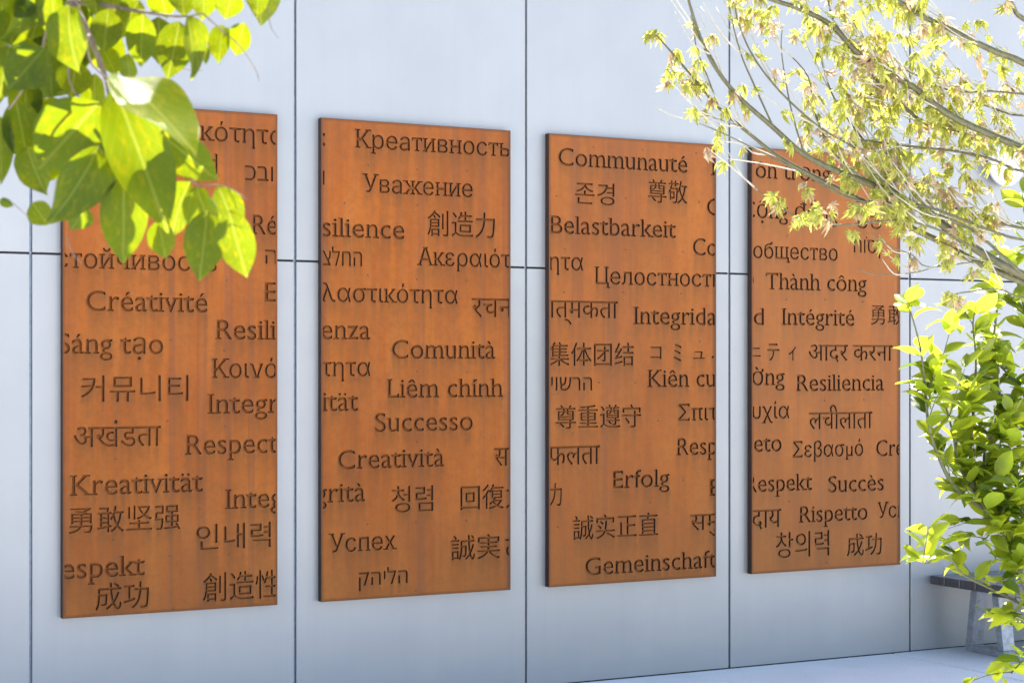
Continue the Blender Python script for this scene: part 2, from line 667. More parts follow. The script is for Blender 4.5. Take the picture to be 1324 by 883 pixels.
W2 = [('L', 417.3, 420.2, 188.6, ':'), ('B', 417, 419.5, 221, 239, 'ו'), ('L', 459, 659, 191, 'Креативность'),
      ('L', 468.5, 611, 248.5, 'Уважение'), ('L', 416, 522.6, 305.6, 'silience'), ('B', 552.5, 640, 273.5, 307, '創造力'),
      ('B', 416.8, 468, 319.5, 343.7, 'צלחה'), ('L', 539, 660, 343, 'Ακεραιότ'), ('L', 415.5, 591.8, 389.7, 'λαστικότητα'),
      ('B', 610, 663, 385.8, 410.5, 'रचन'), ('L', 415, 478.5, 438.3, 'enza'), ('L', 506.5, 640, 463.4, 'Comunità'),
      ('L', 415, 479, 486.2, 'τητα'), ('L', 416, 462.8, 531.3, 'ität'), ('L', 499.4, 650.4, 514, 'Liêm chính'),
      ('L', 484.7, 611, 558, 'Successo'), ('L', 437, 574, 606.4, 'Creatività'), ('B', 639, 658, 578.6, 602.5, 'स'),
      ('L', 407, 472, 650, 'grità'), ('B', 506, 560, 627.6, 661.5, '청렴'), ('B', 595.3, 679, 625.6, 657.6, '回復力'),
      ('L', 425, 513, 714, 'Успех'), ('B', 583, 676, 690, 722, '誠実さ'), ('B', 464, 527, 733, 762, 'קהילה')]
W3 = [('L', 722, 888.6, 213.9, 'Communauté'), ('L', 914, 931, 226.3, 'T'), ('B', 743.5, 794.5, 236.3, 265, '존경'),
      ('B', 838, 888.6, 233, 263, '尊敬'), ('L', 914, 932, 278.4, 'C'), ('L', 712, 873.7, 301.6, 'Belastbarkeit'),
      ('L', 896, 927, 330, 'Co'), ('L', 709, 754, 348.7, 'ητα'), ('L', 768.5, 933, 367.2, 'Целостность'),
      ('B', 710, 799, 389, 420.4, 'ात्मकता'), ('L', 819, 926, 419, 'Integrida'), ('B', 709.5, 819.5, 442.6, 473, '集体团结'),
      ('B', 841.2, 855.2, 448, 464, 'コ'), ('B', 871, 881, 444.5, 467.5, 'ミ'), ('B', 896, 911, 454, 464, 'ュ'),
      ('B', 920, 923, 460, 463, '・'), ('B', 712.7, 765.5, 487.4, 504.6, 'יושרה'), ('L', 837, 924.5, 500.3, 'Kiên cu'),
      ('B', 718.5, 829, 523, 553.4, '尊重遵守'), ('L', 877, 928, 543.8, 'Σπιτ'), ('B', 709, 775.5, 576.2, 600.8, 'फलता'),
      ('L', 874.4, 927, 588.4, 'Resp'), ('B', 710.3, 726.5, 624, 654, '力'), ('L', 792.7, 865.5, 631, 'Erfolg'),
      ('L', 917.5, 934, 641, 'E'), ('B', 740.6, 851, 664, 695.4, '誠实正直'), ('B', 892.5, 931, 664, 693.4, 'समु'),
      ('L', 756.7, 926, 743.5, 'Gemeinschaft')]
W4 = [('L', 959.5, 1074, 229, 'Tôn trọng'), ('L', 959, 1083, 281, 'Cộng đồng'), ('B', 1106, 1141, 264, 296, '성공'),
      ('L', 974, 1083, 333.7, 'общество'), ('B', 1104, 1138, 306, 334, 'חוֹסן'), ('L', 964, 974.5, 370, 'о'),
      ('L', 990, 1120.4, 374, 'Thành công'), ('L', 974.6, 987.6, 420, 'd'), ('L', 1010.5, 1104.5, 420, 'Intégrité'),
      ('B', 1126, 1168, 394, 420, '勇敢'), ('B', 972, 983.5, 449.5, 461, 'ニ'), ('B', 992, 1007.5, 444, 466.5, 'テ'),
      ('B', 1019.5, 1029, 447.5, 466, 'ィ'), ('B', 1045.5, 1154, 445.6, 468.2, 'आदर करना'), ('L', 972.5, 1014.5, 498, 'ờng'),
      ('L', 1029, 1142.7, 505.6, 'Resiliencia'), ('L', 973, 1020.5, 541.3, 'υχία'), ('B', 1046, 1128, 523, 554.5, 'लचीलाता'),
      ('L', 975, 1010.4, 584, 'eto'), ('L', 1025, 1116, 591.4, 'Σεβασμό'), ('L', 1133, 1168, 589.6, 'Cre'),
      ('L', 963, 1050, 636.4, 'Respekt'), ('L', 1071, 1142.7, 636.4, 'Succès'), ('B', 972, 1010, 658.3, 684, 'दाय'),
      ('L', 1032.8, 1121.5, 675.6, 'Rispetto'), ('L', 1134, 1172, 669.7, 'Усп'), ('B', 1003, 1072, 686.5, 719.7, '창의력'),
      ('B', 1095, 1140, 688.8, 718, '成功')]


def dots(x0, y0, s, l):
    return [(x0 + a / s, y0 + c / s) for a, c in l]


RIV = [dots(60, 130, 2.522, [(407, 780), (580, 815), (588, 588), (560, 330)]) +
       dots(60, 460, 2.453, [(385, 207), (567, 223), (218, 327), (487, 485), (213, 582), (392, 635), (580, 630), (403, 800)]),
       dots(400, 140, 2.675, [(205, 198), (373, 212), (545, 218), (375, 337), (203, 578), (372, 592), (543, 595), (122, 328)]) +
       dots(400, 460, 2.596, [(362, 52), (530, 55), (362, 288), (527, 283), (195, 565), (358, 558), (528, 551), (358, 788)]),
       dots(690, 165, 2.804, [(217, 72), (395, 82), (590, 92), (333, 257), (601, 270), (83, 250), (115, 440), (333, 443),
                              (540, 450), (110, 598), (325, 598), (535, 602), (603, 775)]) +
       dots(690, 460, 2.804, [(238, 97), (368, 97), (75, 140), (452, 235), (143, 280), (543, 450), (423, 530), (88, 620), (368, 800)]),
       dots(955, 180, 3.156, [(200, 395), (355, 405), (195, 655), (353, 655), (507, 665)]) +
       dots(955, 440, 2.76, [(307, 215), (447, 212), (313, 793), (180, 575), (180, 735)])]
LAB = ['rusty steel plate of cut words partly behind the large green leaves, leftmost on the wall',
       'rusty steel plate with Креативность across its top edge, second from the left',
       'rusty steel plate of cut words with Communauté along its top, third from the left',
       'rusty steel plate of cut words behind the maple twigs, rightmost on the wall']
DEP = 0.0165

rv = MB()
ring = 8
for k in range(ring):
    a = 2 * math.pi * k / ring
    rv.v.append((0.0052 * math.cos(a), 0, 0.0052 * math.sin(a)))
for k in range(ring):
    a = 2 * math.pi * k / ring
    rv.v.append((0.0035 * math.cos(a), -0.003, 0.0035 * math.sin(a)))
rv.f = [(k, (k + 1) % ring, ring + (k + 1) % ring, ring + k) for k in range(ring)] + [tuple(range(ring, 2 * ring))]
rivet_me = mesh('rivet', rv.v, rv.f)
rivet_me.materials.append(MAT['bolt'])


def clip_x(q, x, s):
    out = []
    for i, p in enumerate(q):
        r = q[(i + 1) % len(q)]
        a, b = (p.x - x) * s, (r.x - x) * s
        if a >= 0:
            out.append(p)
        if (a >= 0) != (b >= 0):
            t = a / (a - b)
            out.append(Vector((x, p.y + (r.y - p.y) * t)))
    return out


def make_plate(idx, px, words):
    xa, xb = on_y(px[0], 475, 0).x, on_y(px[1], 475, 0).x
    wd, ht = xb - xa, PZ1 - PZ0
    root = empty('engraved_plate', (xa, FY, PZ0), LAB[idx], 'sign', 'rusted steel word plates on the wall')
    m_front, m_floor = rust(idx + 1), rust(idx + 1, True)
    verts, faces, meta, cons = [], [], [], []

    def addf(poly, info):
        n = len(verts)
        verts.extend(poly)
        faces.append(list(range(n, n + len(poly))))
        meta.append(info)
    addf([Vector((0, 0)), Vector((wd, 0)), Vector((wd, ht)), Vector((0, ht))], None)
    cl, cr = 0.009, 0.010
    contours = {}
    for wi, e in enumerate(words):
        if e[0] == 'L':
            _, x0, x1, y, txt = e
            pl = on_y(x0, y, FY)
            pr = on_y(x1, y, FY)
            polys = word_polys(txt, True)
            if txt == ':':
                polys = word_polys(txt, False)
                polys = [(s, [p * (1 / CAPH['L']) for p in l]) for s, l in polys]
            mx0 = min(p.x for _, l in polys for p in l)
            mx1 = max(p.x for _, l in polys for p in l)
            sx = (pr.x - pl.x) / (mx1 - mx0)
            sy = CAPM
            ox, oy = pl.x - xa - mx0 * sx, pl.z - PZ0
        else:
            _, x0, x1, yt, yb, txt = e
            um = (x0 + x1) / 2
            polys = word_polys(txt, False)
            mx0 = min(p.x for _, l in polys for p in l)
            mx1 = max(p.x for _, l in polys for p in l)
            my0 = min(p.y for _, l in polys for p in l)
            my1 = max(p.y for _, l in polys for p in l)
            pl, pr = on_y(x0, yt, FY), on_y(x1, yt, FY)
            zt, zb = on_y(um, yt, FY).z, on_y(um, yb, FY).z
            sx = (pr.x - pl.x) / (mx1 - mx0)
            sy = (zt - zb) / (my1 - my0)
            ox, oy = pl.x - xa - mx0 * sx, zb - PZ0 - my0 * sy
        for s, l in polys:
            q = [Vector((p.x * sx + ox, p.y * sy + oy)) for p in l]
            q = clip_x(clip_x(q, cl, 1), wd - cr, -1)
            if len(q) < 3 or abs(area(q)) < 1e-7:
                continue
            n0 = len(verts)
            verts.extend(q)
            cons.extend((n0 + k, n0 + (k + 1) % len(q)) for k in range(len(q)))
            contours.setdefault(wi, []).append((s, np.array([(p.x, p.y) for p in q])))
    # grid of points carrying the run-off below the letters
    gx, gz = 96, 110
    for i in range(1, gx):
        for j in range(1, gz):
            verts.append(Vector((wd * (i + R_.uniform(-.25, .25)) / gx, ht * (j + R_.uniform(-.25, .25)) / gz)))
    cons += [(k, (k + 1) % 4) for k in range(4)]
    ov, oe, of, _, _, _ = delaunay_2d_cdt(verts, cons, [], 0, 1e-6, False)
    P = [(v.x, v.y) for v in ov]
    A = np.array(P)
    of = [list(f) for f in of]
    cen = np.array([A[f].mean(axis=0) for f in of])
    own = np.full(len(of), -1)
    for wi, cs in contours.items():
        al = np.concatenate([c for _, c in cs])
        lo, hi = al.min(axis=0), al.max(axis=0)
        ids = np.where((cen[:, 0] > lo[0]) & (cen[:, 0] < hi[0]) & (cen[:, 1] > lo[1]) & (cen[:, 1] < hi[1]))[0]
        cx, cy = cen[ids, 0][:, None], cen[ids, 1][:, None]
        wn = np.zeros(len(ids))
        for sg, c in cs:
            d = np.roll(c, -1, axis=0)
            up = (c[None, :, 1] <= cy) & (d[None, :, 1] > cy)
            dn = (c[None, :, 1] > cy) & (d[None, :, 1] <= cy)
            side = (d[:, 0] - c[:, 0])[None] * (cy - c[None, :, 1]) - (cx - c[None, :, 0]) * (d[:, 1] - c[:, 1])[None]
            wn += sg * ((up & (side > 0)).sum(axis=1) - (dn & (side < 0)).sum(axis=1)) 
        own[ids[np.abs(wn) > 0]] = wi
    own = own.tolist()
    # raster of the cut-outs, smeared downwards
    RW, RH = 320, 620
    mask = np.zeros((RH, RW), np.float32)
    for f, wsel in zip(of, own):
        if wsel < 0:
            continue
        t = A[list(f)]
        tx, ty = t[:, 0] / wd * RW, t[:, 1] / ht * RH
        x0i, x1i = int(max(tx.min() - 1, 0)), int(min(tx.max() + 2, RW))
        y0i, y1i = int(max(ty.min() - 1, 0)), int(min(ty.max() + 2, RH))
        if x1i <= x0i or y1i <= y0i:
            continue
        X, Y = np.meshgrid(np.arange(x0i, x1i) + .5, np.arange(y0i, y1i) + .5)
        ins = np.ones(X.shape, bool)
        for a in range(3):
            c = (a + 1) % 3
            ins &= ((tx[c] - tx[a]) * (Y - ty[a]) - (ty[c] - ty[a]) * (X - tx[a])) >= -0.35
        mask[y0i:y1i, x0i:x1i] = np.maximum(mask[y0i:y1i, x0i:x1i], ins)
    drip = np.zeros_like(mask)
    cur = np.zeros(RW, np.float32)
    for j in range(RH - 1, -1, -1):
        cur = np.maximum(cur * 0.958, mask[j])
        cur = 0.90 * cur + 0.05 * np.roll(cur, 1) + 0.05 * np.roll(cur, -1)
        drip[j] = cur
    # front sheet
    used = {}
    fv, ff, dv = [], [], []

    def vid(i):
        if i not in used:
            used[i] = len(fv)
            fv.append((P[i][0], 0, P[i][1]))
            xi = min(RW - 1, int(P[i][0] / wd * RW))
            yi = min(RH - 1, max(0, int(P[i][1] / ht * RH) + 2))
            dv.append(float(drip[yi, xi]))
        return used[i]
    edge = {}
    for fi, (f, wsel) in enumerate(zip(of, own)):
        for a in range(len(f)):
            edge.setdefault((f[a], f[(a + 1) % len(f)]), []).append(fi)
        if wsel < 0:
            ff.append([vid(i) for i in f])
    n = len(fv)
    c = 0.0
    fv += [(0, 0, 0), (wd, 0, 0), (wd, 0, ht), (0, 0, ht), (0, TH, 0), (wd, TH, 0), (wd, TH, ht), (0, TH, ht)]
    dv += [0.9] * 8
    nfr = len(ff)
    ff += [[n, n + 4, n + 5, n + 1], [n + 1, n + 5, n + 6, n + 2], [n + 2, n + 6, n + 7, n + 3], [n + 3, n + 7, n + 4, n], [n + 4, n + 7, n + 6, n + 5]]
    me = mesh('face_plate', fv, ff)
    at = me.attributes.new('drip', 'FLOAT', 'POINT')
    at.data.foreach_set('value', dv)
    me.materials.append(m_front)
    me.materials.append(MAT['dark_side'])
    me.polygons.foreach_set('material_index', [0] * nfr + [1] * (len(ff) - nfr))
    link('face_plate', me, None, root)
    # each word: recessed floor and side walls
    per = {}
    for fi, (f, wsel) in enumerate(zip(of, own)):
        if wsel < 0:
            continue
        mb, mp = per.setdefault(wsel, (MB(), {}))

        def wv(i, d):
            if (i, d) not in mp:
                mp[(i, d)] = len(mb.v)
                mb.v.append((P[i][0], DEP if d else 0.0, P[i][1]))
            return mp[(i, d)]
        mb.f.append(tuple(wv(i, 1) for i in f))
        for a in range(len(f)):
            i, j = f[a], f[(a + 1) % len(f)]
            ot = edge.get((j, i), [])
            if any(own[k] >= 0 for k in ot):
                continue
            mb.f.append((wv(i, 0), wv(j, 0), wv(j, 1), wv(i, 1)))
    for wi, (mb, _) in per.items():
        txt = words[wi][-1]
        wm = mesh('cut_word', mb.v, mb.f)
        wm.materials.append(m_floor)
        wm.materials.append(MAT['dark_side'])
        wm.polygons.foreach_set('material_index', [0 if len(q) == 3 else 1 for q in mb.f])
        o = link('cut_word', wm, None, root)
        if len(txt) > 2:
            o['label'] = 'cut-out word ' + txt
    for (u, v) in RIV[idx]:
        p = on_y(u, v, FY)
        if 0.01 < p.x - xa < wd - 0.01:
            link('rivet', rivet_me, None, root, (p.x - xa, 0, p.z - PZ0))
    # stand-off brackets between plate and wall
    bk = MB()
    bk.box(0.12, 0.16, TH, -FY - 0.0, 0.15, ht - 0.15)
    bk.box(wd - 0.16, wd - 0.12, TH, -FY, 0.15, ht - 0.15)
    bk.build('mounting_rail', MAT['back'], root)
    return root


for i, (px, ws) in enumerate(zip(PLATES, (W1, W2, W3, W4))):
    make_plate(i, px, ws)

# ------------------------------------------------------------------ round fixture on the wall, far right
p = on_y(1291, 214, 0)
fx = empty('wall_light', (p.x, 0, p.z), 'round white domed light on the wall behind the maple twigs', 'wall light')
d1, d2 = MB(), MB()


def lathe(mb, prof, n=24):
    base = len(mb.v)
    for (r, y) in prof:
        for k in range(n):
            a = 2 * math.pi * k / n
            mb.v.append((r * math.cos(a), y, r * math.sin(a)))
    for i in range(len(prof) - 1):
        for k in range(n):
            k2 = (k + 1) % n
            mb.f.append((base + i * n + k, base + i * n + k2, base + (i + 1) * n + k2, base + (i + 1) * n + k))
    mb.f.append(tuple(base + (len(prof) - 1) * n + k for k in range(n)))


lathe(d1, [(0.10, 0), (0.10, -0.05)])
lathe(d2, [(0.10, -0.045), (0.135, -0.05), (0.138, -0.07), (0.12, -0.10), (0.08, -0.125), (0.02, -0.135)])
d1.build('base', MAT['strip'], fx, True)
d2.build('dome', MAT['white'], fx, True)

# ------------------------------------------------------------------ bench against the wall
bx = on_y(1199, 475, 0).x
SH = 0.455
bench = empty('bench', (bx, -0.35, 0), 'low bench with dark planks and splayed grey metal legs against the wall behind the shrub', 'bench')
LEN = 1.7
ny, y0b, y1b = 5, -0.34, 0.33           # relative to the root
pw = (y1b - y0b) / ny
for k in range(ny):
    mb = MB()
    mb.box(0, LEN, y0b + k * pw + 0.003, y0b + (k + 1) * pw - 0.003, SH - 0.052 + (0.0 if k else -0.016), SH, 0.004)
    mb.build('plank', MAT['plank'], bench)
f1 = on_z(1248, 841, 0)
fX = f1.x - bx
f2 = on_z(1297, 851, 0)
for s, fx_ in enumerate((fX + 0.045, LEN - 0.30)):
    yA, yB = f2.y + 0.35, f1.y + 0.35
    mb = MB()
    hw = 0.045
    mb.box(fx_ - hw, fx_ + hw, yA, yB, 0.0, 0.042, 0.003)
    fo = mb.build('leg_frame', MAT['steel'], bench)
    for (ya, yb) in ((yA + 0.028, yA + 0.075), (yB - 0.028, yB - 0.075)):
        l = MB()
        l.prism((fx_, ya, 0.043), (fx_, yb, SH - 0.086), hw, 0.026)
        l.build('leg', MAT['steel'], fo)
    l = MB()
    l.box(fx_ - hw, fx_ + hw, y0b + 0.03, y1b - 0.05, SH - 0.085, SH - 0.056, 0.003)
    l.build('top_bar', MAT['steel'], fo)


# ------------------------------------------------------------------ leaves
PT = [0, .03, .08, .15, .27, .42, .55, .68, .78, .86, .92, .965, 1]
PS = [.02, .20, .50, .74, .94, 1, .95, .79, .59, .38, .20, .08, .01]


def blade(nl=8, droop=0.25, fold=0.35, tipw=1.4, width=0.5, twist=0.0, wave=0.0, mxp=0.42):
    """unit leaf: base at 0, grows along +Y, normal +Z; width = max width / length"""
    v, f, uv = [], [], []
    for i in range(nl + 1):
        t = i / nl
        tt = t * 0.42 / mxp if t < mxp else 0.42 + (t - mxp) * 0.58 / (1 - mxp)
        s = float(np.interp(tt, PT, PS))
        ang = droop * t * t
        y = t - 0.35 * abs(droop) * t ** 3 * 0.5
        z = -droop * t * t * 0.5
        for j, a in enumerate((-1, -0.5, 0, 0.5, 1)):
            x = a * s * width / 2
            zz = z + abs(x) * fold + wave * math.sin(t * 9 + a) * abs(a) * 0.03
            tw = twist * t
            xr = x * math.cos(tw) - (zz - z) * math.sin(tw)
            zr = z + x * math.sin(tw) + (zz - z) * math.cos(tw)
            v.append((xr, y, zr))
            uv.append((0.5 + a * 0.5 * s, t))
    for i in range(nl):
        for j in range(4):
            a = i * 5 + j
            f.append((a, a + 1, a + 6, a + 5))
    return v, f, uv


def leafmesh(name, data, mat):
    v, f, uv = data
    me = mesh(name, v, f, True)
    ul = me.uv_layers.new(name='UVMap')
    for lp in me.loops:
        ul.data[lp.index].uv = uv[lp.vertex_index]
    me.materials.append(mat)
    return me


def frame_mat(base, tip, nrm, L=None):
    y = (tip - base)
    ln = L or y.length
    y.normalize()
    x = y.cross(nrm)
    if x.length < 1e-3:
        x = y.cross(Vector((0.3, 0.1, 0.9)))
    x.normalize()
    z = x.cross(y)
    M = Matrix((x, y, z)).transposed().to_4x4()
    return Matrix.Translation(base) @ M @ Matrix.Scale(ln, 4)


def place(name, me, M, parent):
    o = bpy.data.objects.new(name, me)
    COL.objects.link(o)
    o.parent = parent
    o.matrix_local = Matrix.Translation(-parent.location) @ M
    return o


# ---- broad-leaved tree overhanging at the top left
tr1 = empty('broadleaf_tree', (-2.2, -7.2, 0), 'broad-leaved tree with large glossy backlit leaves hanging in at the top left', 'tree')
LOFF = -tr1.location


def tubes(name, lst, mat, parent, n=6):
    mb = MB()
    for pts, rad in lst:
        mb.tube([p - parent.location for p in pts], rad, n)
    return mb.build(name, mat, parent, True)


def smooth_path(pts, k=4):
    out = []
    n = len(pts)
    for i in range(n - 1):
        p0, p1, p2, p3 = pts[max(i - 1, 0)], pts[i], pts[i + 1], pts[min(i + 2, n - 1)]
        for j in range(k):
            t = j / k
            out.append(0.5 * ((2 * p1) + (p2 - p0) * t + (2 * p0 - 5 * p1 + 4 * p2 - p3) * t * t + (3 * p1 - p0 - 3 * p2 + p3) * t ** 3))
    out.append(pts[-1])
    return out


def pxpath(l, z0, z1, k=3):
    n = len(l)
    return smooth_path([unp(u, v, z0 + (z1 - z0) * i / max(1, n - 1)) for i, (u, v) in enumerate(l)], k)


def taper(n, a, b):
    return [a + (b - a) * i / max(1, n - 1) for i in range(n)]


ZL = 3.7
S1 = ZL / FPX
trunk = smooth_path([tr1.location + Vector((0, 0, -0.02)), tr1.location + Vector((0.05, 0.02, 1.2)), tr1.location + Vector((0.1, 0.1, 2.6)),
                     unp(-260, -330, 3.9)], 5)
tubes('trunk', [(trunk, taper(len(trunk), 0.11, 0.05))], MAT['bark1'], tr1, 10)
limbs1 = [([(-260, -330), (-80, -150), (60, -50), (92, 0), (115, 45), (138, 105), (150, 165), (162, 225)], 3.9, 3.7, 0.012, 0.0022),
          ([(-260, -330), (-20, -140), (80, -20), (98, 2), (140, 8), (180, 15), (232, 22), (262, 18)], 3.9, 3.8, 0.009, 0.0016),
          ([(138, 105), (146, 148), (162, 168), (215, 205), (262, 245), (280, 270)], 3.7, 3.6, 0.004, 0.0014),
          ([(115, 45), (90, 80), (95, 118), (130, 150)], 3.72, 3.75, 0.003, 0.0015),
          ([(92, 0), (60, 40), (52, 80), (20, 130), (5, 150)], 3.75, 3.8, 0.0035, 0.0015),
          ([(262, 18), (285, 38), (310, 60), (330, 90), (335, 105)], 3.8, 3.85, 0.002, 0.0007),
          ([(330, -20), (345, 10), (350, 35), (360, 50)], 3.85, 3.85, 0.0012, 0.0006),
          ([(228, 78), (240, 90), (262, 92)], 3.8, 3.8, 0.0012, 0.0006),
          ([(262, 240), (290, 240), (320, 258)], 3.6, 3.55, 0.0012, 0.0008),
          ([(86, 305), (92, 325), (105, 340)], 3.6, 3.6, 0.001, 0.0007),
          ([(16, 262), (38, 282)], 3.7, 3.7, 0.001, 0.0007),
          ([(115, 45), (112, 60), (120, 85), (150, 110)], 3.7, 3.65, 0.003, 0.002)]
for l, za, zb, ra, rb in limbs1:
    p = pxpath(l, za, zb)
    tubes('branch', [(p, taper(len(p), ra, rb))], MAT['bark1'], tr1, 7)

LB = [leafmesh('leaf', blade(15, d, fo * 0.6, width=1.0, wave=wv, mxp=mp_), MAT['leafA'])
      for d, fo, wv, mp_ in ((0.25, 0.2, 1.0, 0.42), (0.6, 0.4, 1.6, 0.40), (0.1, 0.2, 0.4, 0.46), (-0.2, 0.5, 0.7, 0.38), (0.9, 0.6, 0.5, 0.42))]


def big_leaf(bu, bv, tu, tv, wpx, z, yaw=0.0, var=0, dz=0.0, shiny=False):
    """leaf from base pixel to tip pixel, wpx wide; yaw turns the blade about its length"""
    a, c = unp(bu, bv, z), unp(tu, tv, z + dz)
    nrm = (CAM - a).normalized()
    if shiny:
        nrm = (nrm + SUN).normalized()
    M = frame_mat(a, c, nrm)
    M = M @ Matrix.Rotation(yaw, 4, 'Y')
    lp = math.hypot(tu - bu, tv - bv)
    wr = min(0.95, wpx / lp / max(0.5, abs(math.cos(yaw))))
    M = M @ Matrix.Diagonal((wr, 1, 1, 1))
    return place('leaf', LB[var], M, tr1)


BL = [  # base, tip, width, depth, yaw, variant
    (128, 132, 48, 222, 92, 3.62, 0.1, 2), (148, 112, 222, 306, 84, 3.55, -0.1, 0), 
    (200, 165, 284, 240, 56, 3.60, 0.3, 0), (128, 188, 74, 306, 62, 3.58, -0.5, 1), (160, 228, 160, 347, 62, 3.60, 0.05, 0),
    (150, 182, 112, 268, 58, 3.66, 0.3, 2), (36, 190, 52, 255, 40, 3.75, 0.5, 1), (268, 272, 259, 368, 54, 3.55, -0.15, 0),
    (296, 272, 318, 364, 50, 3.52, 0.25, 0), (255, 242, 286, 350, 44, 3.62, 0.6, 1), (282, 240, 312, 312, 42, 3.66, -0.3, 0),
    (205, 285, 214, 336, 36, 3.7, 0.4, 2), (246, 235, 205, 315, 40, 3.72, -0.5, 1), (20, 128, 38, 216, 52, 3.8, -0.2, 2),
    (0, 150, 4, 242, 32, 3.8, 0.2, 0), (112, 268, 92, 300, 40, 3.7, 0.4, 0), (185, 18, 180, 92, 40, 3.78, 0.2, 0),
    (232, 28, 218, 106, 48, 3.76, -0.2, 0), (205, 22, 206, 84, 42, 3.85, 0.4, 2), (240, 18, 266, 108, 30, 3.7, 0.7, 1),
    (140, 12, 134, 70, 42, 3.8, 0.1, 2), (300, -10, 292, 28, 38, 3.8, 0.2, 0), (262, -12, 268, 30, 34, 3.8, 0.5, 1),
    (316, 30, 302, 76, 30, 3.8, 0.3, 0), (332, -14, 335, 22, 24, 3.82, 0.2, 1), (290, 34, 276, 80, 24, 3.84, -0.6, 1),
    (70, -20, 62, 60, 40, 3.7, 0.6, 1), (42, -18, 20, 62, 36, 3.72, 0.9, 1), (20, 8, 14, 62, 50, 3.78, 0.1, 2),
    (90, 8, 84, 96, 46, 3.66, 0.8, 1), (98, 80, 92, 128, 42, 3.76, 0.1, 2), (58, 62, 10, 118, 56, 3.74, 0.2, 2),
    (62, 62, 70, 132, 52, 3.78, -0.3, 0), (12, 60, -2, 130, 50, 3.8, 0.2, 2), (180, 0, 150, 52, 36, 3.84, 0.4, 0),
    (205, -20, 216, 26, 40, 3.86, 0.2, 2), (110, 40, 108, 90, 34, 3.85, 0.4, 0), (35, 100, 30, 168, 44, 3.86, 0.1, 2),
    (95, 140, 60, 205, 48, 3.8, 0.3, 2), (150, 150, 168, 205, 40, 3.85, 0.1, 0), (0, 258, 17, 268, 12, 3.7, 0.3, 1),
    (42, 262, 62, 292, 34, 3.74, 0.3, 2), (132, 62, 152, 98, 26, 3.84, 0.2, 0), (165, 70, 166, 112, 24, 3.86, -0.3, 1),
    (60, 0, 40, 55, 36, 3.9, 0.2, 0), (5, -10, 0, 50, 44, 3.86, 0.3, 2), (118, -22, 128, 22, 34, 3.85, 0.5, 0),
    (150, -18, 166, 20, 30, 3.86, 0.1, 2), (232, -22, 240, 22, 34, 3.84, -0.3, 0), (48, 130, 84, 186, 46, 3.88, 0.2, 1),
    (180, 200, 196, 270, 50, 3.75, 0.1, 2), (150, 120, 190, 180, 46, 3.8, 0.2, 2), (75, 180, 50, 240, 50, 3.82, 0.2, 0)]
for bl in BL:
    big_leaf(*bl[:6], yaw=bl[6] * (1 if R_.random() < .5 else -1), var=bl[7], dz=R_.uniform(-0.04, 0.04))
big_leaf(152, 98, 263, 184, 74, 3.50, 0.0, 0, -0.15, True)
big_leaf(262, 58, 268, 84, 16, 3.8, 0.0, 0, 0.0, True)
big_leaf(232, 50, 262, 58, 12, 3.8, 0.0, 0, 0.0, True)
big_leaf(18, -4, 34, 14, 16, 3.7, 0.0, 0, 0.0, True)
for k in range(26):
    u, v = R_.uniform(-15, 135), R_.uniform(-30, 110)
    a = R_.uniform(-0.9, 0.9)
    L = R_.uniform(50, 85)
    big_leaf(u, v, u + L * math.sin(a), v + L * math.cos(a), L * R_.uniform(.5, .62), R_.uniform(3.85, 4.1), R_.uniform(-1, 1), R_.randrange(5))
LIT = [unp(u, v, 3.6) for u, v in ((90, 175), (80, 150), (190, 210), (170, 160), (205, 260), (245, 205), (262, 320), (312, 318), (275, 290), (300, 270), (220, 130), (190, 110))]


def shades(P):
    return any(((P - q) - SUN * max(0, (P - q).dot(SUN))).length < 0.085 for q in LIT)


# the crown above and left of the frame, which shades some of the leaves in view
hi_ = 0
for k in range(190):
    u, v = R_.uniform(-420, 330), R_.uniform(-420, -25)
    if u > 80 and v > -60 and R_.random() < 0.5:
        continue
    if v < -60 - (u + 420) * 0.0 and R_.random() < 0.1:
        continue
    z = R_.uniform(3.5, 4.3)
    a = R_.uniform(-0.9, 0.9)
    L = R_.uniform(55, 100)
    if shades(unp(u + L / 2 * math.sin(a), v + L / 2 * math.cos(a), z)):
        continue
    big_leaf(u, v, u + L * math.sin(a), v + L * math.cos(a), L * R_.uniform(.5, .65), z, R_.uniform(-1, 1), R_.randrange(5), R_.uniform(-.1, .1))
ex = []
for k in range(14):
    u, v = R_.uniform(-380, 300), R_.uniform(-380, -60)
    p = pxpath([(-260, -330), ((u - 260) / 2 + R_.uniform(-40, 40), (v - 330) / 2 + R_.uniform(-40, 10)), (u, v)], 3.9, R_.uniform(3.6, 4.2))
    ex.append((p, taper(len(p), 0.010, 0.002)))
tubes('twigs', ex, MAT['bark1'], tr1, 6)['kind'] = 'stuff'


# ---- maple with young leaves, right
def maple_leaf(mat, droop=0.5, seed=0):
    rr = random.Random(seed)
    v, uv, f = [(0, 0, 0)], [(0.5, 0.0)], []
    lobes = [(-125, 0.42), (-78, 0.72), (-36, 0.92), (0, 1.0), (36, 0.92), (78, 0.72), (125, 0.42)]
    pts = []
    for i, (a, l) in enumerate(lobes):
        a += rr.uniform(-6, 6)
        l *= rr.uniform(0.85, 1.1)
        if i:
            am = (a + pa) / 2
            pts.append((am, 0.30 * (l + pl) / 2))
        pts += [(a - 12, l * 0.58), (a, l), (a + 12, l * 0.58)]
        pa, pl = a, l
    for a, l in pts:
        t = math.radians(a)
        x, y = l * math.sin(t) * 0.62 * (1 - .15 * droop * l), l * math.cos(t) * 0.62 + 0.12
        v.append((x, y, -droop * l * l * 0.38 * (1 + 0.5 * abs(math.sin(t))) + rr.uniform(-.05, .05)))
        uv.append((0.5 + x * 0.3, l))
    for i in range(1, len(pts)):
        f.append((0, i, i + 1))
    me = leafmesh('leaf', (v, f, uv), mat)
    return me


